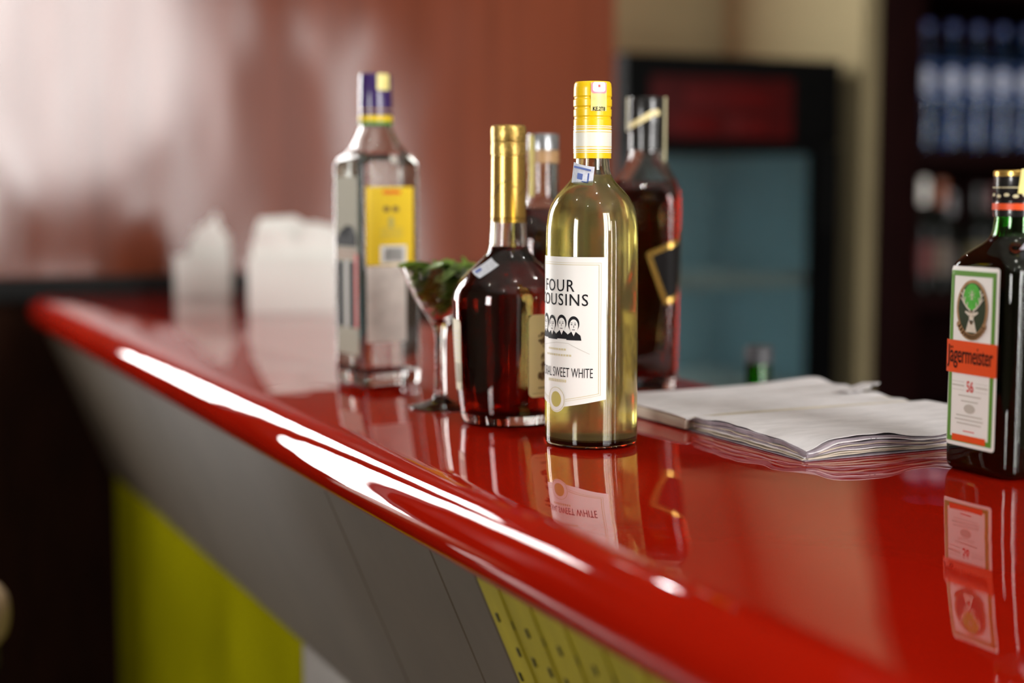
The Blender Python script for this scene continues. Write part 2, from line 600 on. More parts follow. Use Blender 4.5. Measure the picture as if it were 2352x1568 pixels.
for y0, y1 in ((.998, 1.085), (1.085, 1.345), (1.345, 2.2), (2.2, 3.085)):
    flare_panel('fascia_panel', y0, y1, M_GREY)
yp = flare_panel('fascia_panel', -.2, .998, M_YEL2)
yp['label'] = 'yellow ribbed fascia panel with rows of dark slots'
flare_panel('fascia_panel', -1.3, -.2, M_GREY)
# ribs and slots of the yellow panel
fn = Vector((-(ZT - ZL), 0, -(FX1 - FX0))).normalized()
fd = Vector((FX1 - FX0, 0, ZL - ZT)).normalized()
sl = box_mesh(-.0008, .0008, -.0012, .0012, -.0036, .0036)
rot = Matrix((( fn.x, 0, -fd.x), (0, 1, 0), (fn.z, 0, -fd.z))).to_4x4()
for r_, (t0, ys) in enumerate(((.036, .982), (.061, .967), (.088, .985), (.115, .970))):
    for k in range(14):
        p = Vector((FX0, ys - k * .0255, ZT)) + fd * (t0 - (.004 if r_ == 0 else 0) * k * .25) + fn * .0004
        s_ = obj('slot', sl, M_SLOT, yp)
        s_.matrix_local = Matrix.Translation(p) @ rot
rb = box_mesh(-.0008, .0008, -.0016, .0016, -.155, .155)
for k in range(16):
    p = Vector((FX0, .957 - k * .051, ZT)) + fd * .16 + fn * .0006
    s_ = obj('rib', rb, M_YEL2, yp)
    s_.matrix_local = Matrix.Translation(p) @ rot
for y0, y1, m in ((1.81, 3.05, M_YEL), (.6, 1.807, M_GREY), (-.5, .597, M_YEL), (-1.3, -.503, M_GREY)):
    obj('front_panel', box_mesh(FX1 - .004, FX1 + .014, y0, y1, .06, ZL + .004, bev=.0015), m, base)
obj('carcass', boxes_mesh([(FX1 + .014, .86, -1.3, 3.05, .0, ZL), (FX1 + .014, .86, -1.3, 3.06, ZL, CT - .063)]), M_WAIN, base)
obj('plinth', box_mesh(FX1 + .02, .86, -1.3, 3.04, 0, .06), M_BLACK, base)

# ------------------------------------------------------------------ bar stool at the left edge of the view
st = thing('bar_stool', 'bar stool with tan padded seat beside the grey bar front', 'stool', (.045, 2.03, 0))
obj('seat', loft_mesh(circ(chaikin([(690, 150), (690, 182), (715, 188), (745, 186), (757, 160), (760, 0.5)], 2)), 12), M_TAN, st)
obj('seat_ring', loft_mesh(circ([(655, 140), (655, 172), (690, 172), (690, 140)]), 12), M_BLACK, st)


def tube_mesh(pts, r, n=10):
    bm = bmesh.new()
    prev = None
    for i, p in enumerate(pts):
        p = Vector(p)
        d = (Vector(pts[min(i + 1, len(pts) - 1)]) - Vector(pts[max(i - 1, 0)])).normalized()
        a = d.orthogonal().normalized() if prev is None else (ax - d * ax.dot(d)).normalized()
        ax = a
        b = d.cross(a)
        vs = [bm.verts.new(p + (a * math.cos(t) + b * math.sin(t)) * r) for t in [2 * math.pi * k / n for k in range(n)]]
        if prev:
            for k in range(n):
                bm.faces.new((prev[k], prev[(k + 1) % n], vs[(k + 1) % n], vs[k]))
        else:
            bm.faces.new(vs[::-1])
        prev = vs
    bm.faces.new(prev)
    return finish(bm, angle=50)


for k in range(4):
    a = R(45 + 90 * k)
    obj('leg', tube_mesh([(.13 * math.cos(a), .13 * math.sin(a), .66), (.21 * math.cos(a), .21 * math.sin(a), .0)], .014), M_BLACK, st)
obj('footrest', tube_mesh([(.185 * math.cos(R(t)), .185 * math.sin(R(t)), .25) for t in range(0, 361, 15)], .009), M_STEEL, st)

# ------------------------------------------------------------------ wine bottle (in focus)
WP = [(0, 33), (0, 35), (1.5, 38.3), (8, 38.6), (60, 38.5), (120, 38.4), (172, 38.2), (184, 37.6), (196, 35.4), (205, 30.8), (212, 24.5),
      (219, 17.6), (226, 14.6), (234, 13.7), (250, 13.5), (292, 13.3), (296, 13.3)]
wine, WB = bottle('wine_bottle', 'white wine bottle with bright yellow screw cap and white front label', (.5965, 1.1135, CT), R(-28.2), circ(WP), M_GLASS_W,
                  t=.0022, tb=.006, liq=M_WINE, zf=.223, n=18)
capL = [(236.5, 14.2), (236.5, 15.5), (268, 15.5), (268.6, 15.0), (270, 15.0), (271, 15.6), (276, 15.6), (277, 15.0), (278, 15.0), (279, 15.8),
        (284, 15.8), (285, 15.1), (286, 15.1), (287, 15.7), (293, 15.6), (297, 15.2), (298.7, 14.0), (298.8, 1)]
cap = obj('screw_cap', loft_mesh(circ(capL), 16, angle=30, cap0=False), M_YCAP, wine)
CB = Body(circ([(236, 15.55), (300, 15.55)]))
per = 2 * math.pi * .01555
decal(CB, [rect(-per / 2, per / 2, .2440, .2595)], 'pale_band', M_CAPWHITE, cap, off=.0002)
decal(CB, [rect(-per / 2, per / 2, z, z + .0007) for z in (.2410, .2424, .2466, .2555, .2607, .2622)], 'band_line', M_CAPWHITE, cap, off=.00025)
decal(CB, [rect(-per / 2, per / 2, z, z + .0005) for z in (.2456, .2575)], 'band_line', M_YCAP, cap, off=.0003)
stp = decal(Body(circ([(236, 15.9), (300, 15.9)])), [rect(-.0015, .0125, .2745, .2975)], 'excise_seal', M_PALEYEL, cap, off=.0002)
C2 = Body(circ([(236, 16.1), (300, 16.1)]))
decal(C2, [rrect(-.0012, .0122, .2885, .2978, .0025)], 'pink_print', M_PINK, cap, off=.0002)
decal(C2, [rrect(0, .011, .2898, .2978, .0022)], 'pale_print', M_STAMP, cap, off=.0003)
decal(C2, [rect(.0045, .0062, .2935, .2955)], 'print_mark', M_REDP, cap, off=.0004)
decal(C2, text_bm('KE.2T8', .0055, .2763, .0105, .0032, bold=.02), 'seal_number', M_INK, cap, off=.0003)
# front label
th0 = R(-46.6)
RW = .0386
uc = th0 * RW
hw = R(64.6) * RW


def lab_bottom(u):
    return .0335 + abs(u - uc) / hw * .0085


zt = .1572
lab = decal(WB, [[(uc - hw, zt), (uc - hw, lab_bottom(uc - hw)), (uc, lab_bottom(uc)), (uc + hw, lab_bottom(uc + hw)), (uc + hw, zt)]],
            'front_label', M_WHITE, wine, off=.0003, step=.002, zstep=.03)
lines = []
for ins, w in ((.0045, .0003), (.0060, .0005)):
    a, b, t_ = uc - hw + ins, uc + hw - ins, zt - ins
    lines += [rect(a, b, t_ - w, t_), rect(a, a + w, lab_bottom(a) + ins, t_), rect(b - w, b, lab_bottom(b) + ins, t_)]
    lines += stroke([(uc + .008, lab_bottom(uc) + ins + .0014), (b, lab_bottom(b) + ins)], w) + stroke([(uc - .008, lab_bottom(uc) + ins + .0014), (a, lab_bottom(a) + ins)], w)
decal(WB, lines, 'label_border', M_GOLDINK, lab, off=.0005)
decal(WB, text_bm('FOUR', uc, .1340, .0350, .0098, bold=.004, spacing=1.15), 'lettering', M_INK, lab, off=.0006)
decal(WB, text_bm('COUSINS', uc, .1226, .0575, .0096, bold=.004, spacing=1.12), 'lettering', M_INK, lab, off=.0006)
# four small drawn heads
hd, fc = [], []
for k in range(4):
    x = uc + (k - 1.5) * .0112
    zb = .0915 + (.0 if k % 2 else .0008)
    hd.append([(x - .0066, zb - .0016), (x + .0066, zb - .0016), (x + .0058, zb + .0024), (x + .0022, zb + .0052), (x - .0022, zb + .0052), (x - .0058, zb + .0024)])
    hd.append(ell(x, zb + .0118, .0049, .0062, 20))
    fc.append(ell(x + .0002, zb + .0101, .0037, .0054, 18))
    fc.append([(x - .0016, zb + .0052), (x + .0002, zb + .0018), (x + .0018, zb + .0052)])
decal(WB, hd, 'portrait_print', M_INK, lab, off=.0006)
decal(WB, fc, 'portrait_face', M_WHITE, lab, off=.0008)
ey = []
for k in range(4):
    x = uc + (k - 1.5) * .0112
    zb = .0915 + (.0 if k % 2 else .0008)
    for s_ in (-1, 1):
        ey.append(rect(x + s_ * .0015 - .0007, x + s_ * .0015 + .0007, zb + .0108, zb + .0115))
        ey.append(rect(x + s_ * .0015 - .0008, x + s_ * .0015 + .0008, zb + .0123, zb + .0127))
    ey.append(rect(x - .0012, x + .0013, zb + .0067, zb + .0072))
    ey.append(rect(x + .0001, x + .0005, zb + .0085, zb + .0105))
decal(WB, ey, 'portrait_features', M_INK, lab, off=.0010)
decal(WB, stroke([(uc - .024, .0835), (uc, .0875), (uc + .012, .0872), (uc + .030, .0790)], .0003), 'signature_line', M_GREYINK, lab, off=.0006)
decal(WB, [rect(uc - .011 + .0027 * i, uc - .009 + .0027 * i, .0812, .0828) for i in range(8)] +
      [rect(uc - .014 + .0027 * i, uc - .0122 + .0027 * i, .0765, .0781) for i in range(11)], 'small_print', M_GOLDINK, lab, off=.0006)
decal(WB, text_bm('NATURAL SWEET WHITE', uc + .0005, .0634, .0645, .0078, bold=-.004), 'lettering', M_INK, lab, off=.0006)
decal(WB, [rect(uc - .011 + .0022 * i, uc - .0096 + .0022 * i, .0551, .0574) for i in range(10)], 'small_print', M_GOLDINK, lab, off=.0006)
seal = decal(WB, [ell(uc, .0408, .0098, .0108)], 'label_seal', M_WHITE, lab, off=.0009)
decal(WB, [ell(uc, .0408, .0058, .0064)], 'seal_centre', M_SEAL, lab, off=.0012)
ring_ = []
for i in range(28):
    a, b = R(360 * i / 28), R(360 * (i + 1) / 28)
    ring_.append([(uc + .0088 * math.cos(a), .0408 + .0097 * math.sin(a)), (uc + .0091 * math.cos(a), .0408 + .0100 * math.sin(a)),
                  (uc + .0091 * math.cos(b), .0408 + .0100 * math.sin(b)), (uc + .0088 * math.cos(b), .0408 + .0097 * math.sin(b))])
decal(WB, ring_, 'seal_ring', M_SEAL, lab, off=.0012)


# excise stamp stuck askew below the cap, standing off the neck
def flat_sticker(parent, name, m, p, w, h, roll, yaw, tilt, prints=(), bend=0.0):
    bm = bmesh.new()
    n = 8
    rows = []
    for i in range(n + 1):
        x = (i / n - .5) * w
        rows.append([bm.verts.new((x, bend * (2 * x / w) ** 2 + t, (j - .5) * h)) for j in (0, 1) for t in (0, .0003)])
    for a, b in zip(rows, rows[1:]):
        for i, j in ((0, 1), (1, 3), (3, 2), (2, 0)):
            bm.faces.new((a[i], a[j], b[j], b[i]))
    bm.faces.new([rows[0][k] for k in (0, 2, 3, 1)])
    bm.faces.new([rows[-1][k] for k in (0, 1, 3, 2)])
    o = obj(name, finish(bm), m, parent)
    mt = Matrix.Translation(p) @ Matrix.Rotation(yaw, 4, 'Z') @ Matrix.Rotation(tilt, 4, 'X') @ Matrix.Rotation(roll, 4, 'Y')
    o.matrix_local = mt
    for (x, z, ww, hh, mm) in prints:
        q = obj('stamp_print', box_mesh(x - ww / 2, x + ww / 2, bend * (2 * x / w) ** 2 - .0004, bend * (2 * x / w) ** 2, z - hh / 2, z + hh / 2), mm, o)
    return o


flat_sticker(wine, 'excise_stamp', M_STAMP, (-.0085, -.0185, .2225), .0185, .0175, R(13), R(-24), R(14),
             [(.0, .006, .015, .0016, M_STAMPBLUE), (-.0015, -.001, .0045, .005, M_STAMPBLUE), (.0055, -.0015, .0012, .009, M_STAMPBLUE), (.003, -.005, .005, .0012, M_STAMPBLUE)], bend=.0025)

# ------------------------------------------------------------------ cognac bottle
HP = [(0, 36), (0, 40), (2.5, 43.2), (14, 45.2), (36, 47.6), (75, 49.6), (105, 50.9), (114, 50.9), (121, 49.6), (129, 45.4), (137, 37.5), (145, 28.5), (151, 22),
      (156, 18.6), (162, 17.2), (175, 16.6), (200, 15), (255, 14), (262, 14)]
hen, HB = bottle('cognac_bottle', 'dark amber cognac bottle with tall gold foil neck', (.5847, 1.251, CT), R(-25.05), circ(HP), M_GLASS, t=.0028, tb=.010,
                 liq=M_COGNAC, zf=.160, n=16)
gc = obj('gold_capsule', loft_mesh(circ([(181.5, 15.6), (181.5, 16.0), (184, 15.9), (184.4, 15.6), (185.4, 15.6), (186, 15.9), (240.5, 15.3)]), 14, angle=25, cap0=False, cap1=False), M_GOLD, hen)
obj('gold_cap', loft_mesh(circ([(240.5, 14.9), (242, 14.9), (242.3, 15.8), (252, 15.6), (253, 15.3), (254, 15.6), (264, 15.8), (267, 15.4), (268.3, 14), (268.2, 1)]), 16, angle=25, cap0=False), M_GOLDK, hen)
G2 = Body(circ([(181, 15.95), (241, 15.4)]))
decal(G2, stroke([(-.018, .203), (-.012, .214), (-.006, .2165), (-.002, .219), (.002, .2195)], .0006) + stroke([(-.013, .207), (-.009, .215), (-.011, .208)], .0005) +
      stroke([(.004, .214), (.008, .2125)], .0006) + stroke([(.011, .206), (.018, .213), (.022, .211)], .0005), 'signature', M_BROWNINK, gc, off=.0003)
u0 = R(21) * .049
fl = decal(HB, [rrect(u0, u0 + .084, .0275, .1015, .005)], 'front_label', M_CREAMLAB, hen, off=.0004, zstep=.008)
arms = []
random.seed(3)
for k in range(190):
    a = random.uniform(.010, .070)
    b = random.uniform(.044, .090)
    w_ = random.uniform(.001, .003)
    arms.append(ell(u0 + a, b, w_, w_ * random.uniform(.6, 1.6), 7, a0=random.uniform(0, 90), a1=random.uniform(200, 330)))
decal(HB, arms, 'coat_of_arms', M_BROWNINK, fl, off=.0007)
decal(HB, stroke([(u0 + .010, .036), (u0 + .074, .036)], .001) + stroke([(u0 + .004, .031), (u0 + .080, .031)], .0003), 'label_rule', M_BROWNINK, fl, off=.0007)
u1 = R(-59.5) * .049
bl = decal(HB, [rrect(u1 - .052, u1, .031, .0955, .0045)], 'back_label', M_CREAMLAB2, hen, off=.0004, zstep=.008)
decal(HB, [rect(u1 - .016 + .0016 * i, u1 - .016 + .0016 * i + (.0009 if i % 3 else .0005), .038, .056) for i in range(9)], 'barcode', M_BROWNINK, bl, off=.0007)
decal(HB, [rect(u1 - .030, u1 - .004, .060 + .004 * i, .0612 + .004 * i) for i in range(7)], 'small_print', M_GREYINK, bl, off=.0007)
ac = R(-40) * .033
hs = decal(HB, [[(ac - .0135, .1385), (ac + .0015, .1330), (ac + .0135, .1445), (ac - .0005, .1505)]], 'excise_stamp', M_STAMP, hen, off=.0006, zstep=.002, ref=.033)
decal(HB, [[(ac - .0095, .1385), (ac - .0045, .1368), (ac - .001, .140), (ac - .006, .142)]], 'stamp_print', M_STAMPBLUE, hs, off=.0010, zstep=.002, ref=.033)

# ------------------------------------------------------------------ gin bottle, square
GP = [(0, 32, 32, 7), (0, 33.5, 33.5, 8), (3, 35.8, 35.8, 9), (10, 36, 36, 9), (120, 36, 36, 9), (232, 36, 36, 9), (240, 35.6, 35.6, 10), (247, 33, 33, 14),
      (252, 28.5, 28.5, 19), (258, 25.5, 25.5, 22), (266, 22.3, 22.3, 21.5), (275, 18.2, 18.2, 18), (282, 16.4, 16.4, 16.2), (300, 16, 16, 15.9), (325, 15.6, 15.6, 15.5)]
gin, GB = bottle('gin_bottle', 'clear square gin bottle with purple cap and yellow back label', (.5729, 1.5645, CT), R(9.5), sq(GP), M_GLASS, t=.0032, tb=.014, liq=M_GIN, zf=.249, n=10)
pc = obj('purple_cap', loft_mesh(circ([(279, 16.8), (279, 17.6), (300, 17.8), (332, 17.4), (334, 16.4), (334.2, 1)]), 12, angle=30, cap0=False), M_PURPLE, gin)
PB = Body(circ([(279, 17.75), (334, 17.75)]))
pp = 2 * math.pi * .01775
decal(PB, [rect(-pp / 2, pp / 2, .2835, .2895)], 'yellow_band', M_YLAB, pc, off=.0003)
decal(PB, [rect(-pp / 2, pp / 2, .2795, .2830)], 'green_band', M_GREENP, pc, off=.0003)
decal(PB, [rect(-pp / 2, pp / 2, .2945, .2965)], 'thin_band', M_BRONZE, pc, off=.0003)
decal(PB, [rrect(-.0075, .0075, .316, .3335, .002)], 'excise_seal', M_PALEYEL, pc, off=.0006)
gl = decal(GB, [rect(-.0325, .0245, .1305, .2135)], 'yellow_label', M_YLAB, gin, off=.0005)
decal(GB, [rect(-.013, .009, .206, .2095)], 'red_print', M_ORANGE, gl, off=.0008)
decal(GB, [ell(-.0085, .190, .0042, .0032, 12), ell(.0025, .190, .0042, .0032, 12)], 'round_marks', M_BROWNINK, gl, off=.0008)
decal(GB, [ell(-.003, .176, .0035, .0065, 14)] + [rect(-.016, .011, .160 + .003 * i, .1608 + .003 * i) for i in range(4)], 'small_print', M_SEAL, gl, off=.0008)
bc = decal(GB, [rect(-.0165, .0155, .132, .1515)], 'barcode_field', M_WHITE, gl, off=.0008)
decal(GB, [rect(-.012 + .002 * i, -.012 + .002 * i + (.0012 if i % 2 else .0007), .1345, .149) for i in range(12)], 'barcode', M_INK, gl, off=.0011)
lo = decal(GB, [rect(-.0325, .015, .048, .1295)], 'lower_back_label', M_LOWLAB, gin, off=.0005)
# front label wraps the far faces; its back shows through the clear glass
sd = decal(GB, [rect(-.092, -.044, .034, .224)], 'side_label', M_CREAMLAB3, gin, off=.0005)
decal(GB, [[(-.091, .150), (-.047, .150), (-.047, .160), (-.054, .171), (-.060, .164), (-.068, .173), (-.074, .160), (-.084, .166), (-.091, .158)]], 'label_picture', M_LABDARK, sd, off=.0008)
decal(GB, [rect(-.092, -.046, .136, .148)], 'label_tan_band', M_TANINK, sd, off=.0008)
decal(GB, [rect(-.090, -.074, .063, .134), rect(-.066, -.052, .063, .134)], 'label_dark_columns', M_LABDARK, sd, off=.0008)
decal(GB, [rect(-.074, -.066, .063, .134)], 'label_grey_column', M_GREYINK, sd, off=.0008)
decal(GB, [rect(-.051, -.045, .063, .142)], 'label_red_edge', M_REDP, sd, off=.0009)

# ------------------------------------------------------------------ cocktail glass with mint
CP_out = [(0, 31), (0.8, 31.5), (2.2, 29), (4.5, 18), (7.5, 9), (11, 6.4), (20, 5.6), (40, 5.2), (60, 5.2), (72, 5.6), (80, 8), (88, 13), (98, 20), (110, 27), (124, 33.5), (137, 38.8)]
CP_in = [(137.3, 38.0), (124, 32.6), (110, 26), (98, 18.8), (89, 11.5), (84, 5), (83, .4)]
co = circ(chaikin(CP_out, 2)) + circ(chaikin(CP_in, 2))
glass = thing('cocktail_glass', 'stemmed cocktail glass filled with green mint leaves', 'glass', (.5625, 1.3597, CT))
obj('bowl_and_stem', loft_mesh(co, 14, angle=60), M_GLASS, glass)
mint = thing('mint_garnish', 'bunch of green mint leaves heaped in the cocktail glass', 'garnish', (.5625, 1.3597, CT + .083))


def leaf_mesh(l, w, curl, fold):
    bm = bmesh.new()
    n = 8
    rows = []
    for i in range(n + 1):
        t = i / n
        hw_ = w * math.sin(math.pi * min(1, t * .97 + .02)) ** .8 * (1 - .25 * t)
        x = l * t
        z = curl * t * t
        saw = 1 + .09 * (i % 2)
        rows.append([bm.verts.new((x, s_ * hw_ * saw * f, z + fold * abs(f) * hw_ - (.0012 if f == 0 else 0))) for s_, f in ((-1, 1), (-1, .5), (1, 0), (1, .5), (1, 1))])
    for a, b in zip(rows, rows[1:]):
        for k in range(4):
            bm.faces.new((a[k], a[k + 1], b[k + 1], b[k]))
    bmesh.ops.solidify(bm, geom=bm.faces[:], thickness=.0004)
    return finish(bm, angle=60)


random.seed(11)
lm = [leaf_mesh(.034, .011, .008, .35), leaf_mesh(.028, .010, -.006, .25), leaf_mesh(.024, .009, .004, .5)]
k = 0
for lev, nn in ((.10, 3), (.25, 5), (.42, 6), (.60, 8), (.78, 9), (.95, 9)):      # leaves lying against the inside of the bowl
    for q_ in range(nn):
        a = 2 * math.pi * (q_ + .5 * (k % 2)) / nn + random.uniform(-.25, .25)
        z = .006 + .046 * lev
        rr = max(.001, .0030 + .0285 * lev - .004)
        q = obj('leaf', lm[k % 3], None, mint)
        q.location = (rr * math.cos(a), rr * math.sin(a), z)
        q.rotation_euler = (random.uniform(.35, .8), random.uniform(-.25, .15), a + math.pi / 2 + random.uniform(-.3, .3))
        q.scale = (.50 + .34 * lev,) * 3
        k += 1
for q_ in range(22):                                                              # leaves packed into the middle
    lev = .12 + .75 * q_ / 22
    a = q_ * 2.4
    rr = (.0015 + .016 * lev) * (.4 + .6 * ((q_ * 7) % 5) / 4)
    q = obj('leaf', lm[q_ % 3], None, mint)
    q.location = (rr * math.cos(a), rr * math.sin(a), .006 + .042 * lev)
    q.rotation_euler = (random.uniform(.2, 1.1), random.uniform(-.3, .2), a + 1.57)
    q.scale = (.42 + .35 * lev,) * 3
for q_ in range(16):                                                              # the heap at the rim
    a = random.uniform(0, 2 * math.pi)
    rr = random.uniform(0, .014)
    q = obj('leaf', lm[q_ % 3], None, mint)
    q.location = (rr * math.cos(a) + .004, rr * math.sin(a), .050 + random.uniform(-.004, .004))
    q.rotation_euler = (random.uniform(-.5, .5), random.uniform(-.25, .05), random.uniform(0, 6.28))
    q.scale = (random.uniform(.6, .85),) * 3
for m_, mm in zip(lm, (M_LEAF, M_LEAF2, M_LEAF)):
    m_.materials.clear()
    m_.materials.append(mm)
obj('stem', tube_mesh([(0, 0, .004), (.002, -.001, .025), (.004, .002, .05)], .0012, 8), M_LEAF2, mint)

# ------------------------------------------------------------------ whisky bottle with a slanted dark label
JP = [(0, 31, 31, 9), (0, 32, 32, 10), (3, 33.6, 33.6, 11), (60, 34.2, 34.2, 11), (140, 35.2, 35.2, 11), (196, 36.0, 36.0, 12), (208, 35.4, 35.4, 14), (218, 32.4, 32.4, 18),
      (228, 27.5, 27.5, 21), (238, 22.2, 22.2, 20.8), (246, 19, 19, 18.7), (256, 17.6, 17.6, 17.4), (285, 16.5, 16.5, 16.3), (302, 16, 16, 15.9)]
jw, JB = bottle('whisky_bottle', 'amber whisky bottle with black cap and slanted gold-edged black label', (.8227, 1.4144, CT), R(-34.8), sq(JP), M_GLASS, t=.0032, tb=.012,
                liq=M_WHISKY, zf=.2195, n=10)
bk = obj('black_cap', loft_mesh(circ([(252, 18), (252, 18.8), (271, 18.9), (272, 19.8), (276, 19.9), (276.6, 19.2), (278, 19.2), (279, 20.1), (304, 20.1), (307.5, 19), (308.3, 1)]), 12, angle=30, cap0=False), M_BLACKCAP, jw)
KB = Body(circ([(240, 20.3), (310, 20.3)]))
decal(KB, stroke([(-.019, .277), (-.008, .281), (.008, .290), (.014, .291)], .006), 'seal_strip', M_CREAMLAB, bk, off=.0006)
decal(KB, [rect(.0225, .0285, .240, .3075)], 'neck_tape', M_CREAMLAB2, bk, off=.0010)
decal(KB, [rect(-.030, -.022, .272, .3075)], 'neck_tape', M_CREAMLAB2, bk, off=.0010)
TL, TR, BR, BL = (.0062, .143), (.072, .1715), (.090, .122), (.0242, .0935)
sl_ = decal(JB, [[TL, BL, BR, TR]], 'slanted_label', M_LABDARK, jw, off=.0005)
decal(JB, stroke([TR, TL, BL, BR, TR], .0052), 'gold_border', M_GOLD, sl_, off=.0009)

# ------------------------------------------------------------------ bottle half hidden behind
BP = [(0, 30), (0, 33), (3, 36), (60, 37), (150, 37), (165, 36), (178, 31), (190, 22.5), (198, 18), (206, 16), (215, 15.3), (250, 15), (258, 15)]
bh, BB = bottle('brandy_bottle', 'dark spirit bottle with grey stopper half hidden behind the gold neck', (.6795, 1.3726, CT), R(-26), circ(BP), M_GLASS, t=.0025, tb=.01, liq=M_RUM, zf=.192, n=12)
obj('grey_stopper', loft_mesh(circ([(250, 14.6), (250, 15.9), (264, 15.9), (265.7, 15), (265.8, 1)]), 12, angle=30, cap0=False), M_SILVER, bh)
obj('brown_band', loft_mesh(circ([(237, 15.6), (237, 15.9), (249.6, 15.9), (249.6, 15.4)]), 12, angle=30, cap0=False, cap1=False), M_BRONZE, bh)
decal(Body(circ([(150, 16), (270, 16)])), [rect(-.0165, -.0095, .204, .2645)], 'excise_seal', M_PALEYEL, bh, off=.0005)

# ------------------------------------------------------------------ ledger lying open
led = thing('ledger', 'open worn paper ledger with curled pages on the red counter', 'book', (.703, 1.130, CT))
LW, LN, LF = .250, .166, .168        # width across the counter, near half, far half


def leaf_sheet(u0_, u1_, v0_, v1_, fz, th=.0007, nu=44, nv=30, jag=0.0, seed=0):
    rnd = random.Random(seed)
    ph = [rnd.uniform(0, 6.28) for _ in range(8)]
    bm = bmesh.new()
    top, bot = [], []
    for i in range(nu + 1):
        a, b = [], []
        for j in range(nv + 1):
            u = u0_ + (u1_ - u0_) * i / nu
            v = v0_ + (v1_ - v0_) * j / nv
            s, t = i / nu, j / nv
            e1 = jag * (math.sin(t * 17 + ph[0]) + .6 * math.sin(t * 41 + ph[1])) * (1 if i in (0,) else 0)
            e2 = jag * (math.sin(s * 19 + ph[2]) + .6 * math.sin(s * 47 + ph[3])) * (1 if j in (0,) else 0)
            z = fz(s, t)
            a.append(bm.verts.new((u + e1, v + e2, z)))
            b.append(bm.verts.new((u + e1, v + e2, z - th)))
        top.append(a)
        bot.append(b)
    for i in range(nu):
        for j in range(nv):
            bm.faces.new((top[i][j], top[i + 1][j], top[i + 1][j + 1], top[i][j + 1]))
            bm.faces.new((bot[i][j], bot[i][j + 1], bot[i + 1][j + 1], bot[i + 1][j]))
    for i in range(nu):
        bm.faces.new((top[i][0], bot[i][0], bot[i + 1][0], top[i + 1][0]))
        bm.faces.new((top[i][nv], top[i + 1][nv], bot[i + 1][nv], bot[i][nv]))
    for j in range(nv):
        bm.faces.new((top[0][j], top[0][j + 1], bot[0][j + 1], bot[0][j]))
        bm.faces.new((top[nu][j], bot[nu][j], bot[nu][j + 1], top[nu][j + 1]))
    return finish(bm, angle=50)


obj('cover', box_mesh(.002, LW + .001, -LN - .001, LF + .001, 0.0002, .0012, bev=.0004), M_STAIN_SHADE, led)
obj('page_block', box_mesh(-.002, LW, .005, LF, .0012, .0112, bev=.0014), M_PAPER2, led)
obj('page', leaf_sheet(-.002, LW, .002, LF, lambda s, t: .0126 - .006 * math.exp(-t * 16) * (.25 + .75 * min(1, s * 5)) + .0012 * math.sin(s * 5 + t * 3) * t + .004 * max(0, s - .75) * max(0, t - .45) * 6
                           + .0012 * s * s * math.sin(t * 23)), M_PAPER, led)
NL = 9
for i in range(NL):
    rnd = random.Random(40 + i)
    p1, p2, p3 = [rnd.uniform(0, 6.28) for _ in range(3)]
    k = (i + 1) / NL

    def fz(s, t, k=k, p1=p1, p2=p2, p3=p3, i=i):
        # s: 0 left edge .. 1 right, t: 0 near edge .. 1 gutter
        h = .0018 + .0138 * k
        corner = math.exp(-((s / .085) ** 2 + (t / .14) ** 2))
        h *= 1 - .48 * corner
        gut = math.exp(-((1 - t) / .06) ** 2)
        h = h * (1 - .34 * gut * min(1, s * 6))
        edge = math.exp(-t / .12) * (1 - corner)
        h += edge * k * (.0030 * math.sin(s * 8 + .3) + .0010 * math.sin(s * 21 + 1) + .0003 * math.sin(s * 47 + p3))
        el = math.exp(-s / .05) * (1 - corner)
        h += el * k * (.0014 * math.sin(t * 9 + 2) + .0003 * math.sin(t * 26 + p2) - .0012)
        return max(h, .0014 + .0008 * i)
    du = .004 + rnd.uniform(-.0018, .0016) + (.0012 if i == NL - 1 else (-.001 if i == NL - 2 else 0))
    dv = rnd.uniform(-.002, .0015) + (.001 if i == NL - 1 else 0)
    obj('page', leaf_sheet(du, LW + rnd.uniform(-.004, .002), -LN + dv, -.001, fz, th=(.0011, .0011, .0009, .0014, .0010, .0014, .0008, .0024, .0005)[i], jag=.0010, seed=i), (M_PAPER2, M_PAPER2, M_PAPER, M_STAIN_SHADE, M_PAPER2, M_STAIN_SHADE, M_PAPER, M_STAIN_SHADE, M_PAPER)[i], led)
obj('torn_page_corner', leaf_sheet(LW - .03, LW + .004, .060, .085, lambda s, t: .0148 + .008 * s * s * (1 - .4 * t), nu=12, nv=8, jag=.003, seed=5), M_PAPER, led)

# ------------------------------------------------------------------ herbal liqueur bottle at the right edge
QP = [(0, 30, 27.5, 8), (0, 32.5, 30, 9), (3, 35.4, 33, 10), (10, 36, 33.5, 10), (80, 36, 33.5, 10), (146, 36, 33.5, 10), (155, 35.2, 32.8, 11), (162, 32, 30, 15), (167, 27, 25.5, 18),
      (171, 22.5, 22, 19), (175, 18.6, 18.4, 17.5), (180, 16.6, 16.6, 16.3), (188, 15.6, 15.6, 15.4), (196, 15.2, 15.2, 15), (218, 14.8, 14.8, 14.6)]
jm, QB = bottle('liqueur_bottle', 'dark green square liqueur bottle with framed stag label at right edge', (.8215, .868, CT), R(-90), sq(QP), M_GLASS_J, t=.0016, tb=.003, liq=M_DARKLIQ, zf=.1765, n=10, over=.0010)
jc = obj('black_cap', loft_mesh(circ([(191.5, 15.4), (191.5, 16.6), (196, 16.8), (201, 16.7), (202, 16.2), (203, 16.2), (204, 16.7), (221, 16.6)]), 14, angle=30, cap0=False, cap1=False), M_BLACKCAP, jm)
obj('gold_cap_top', loft_mesh(circ([(221, 16.6), (221.4, 17.0), (224.4, 17.0), (225.4, 16.2), (225.5, 1)]), 14, angle=30, cap0=False), M_GOLD, jm)
JC = Body(circ([(190, 16.85), (226, 16.85)]))
pj = 2 * math.pi * .01685
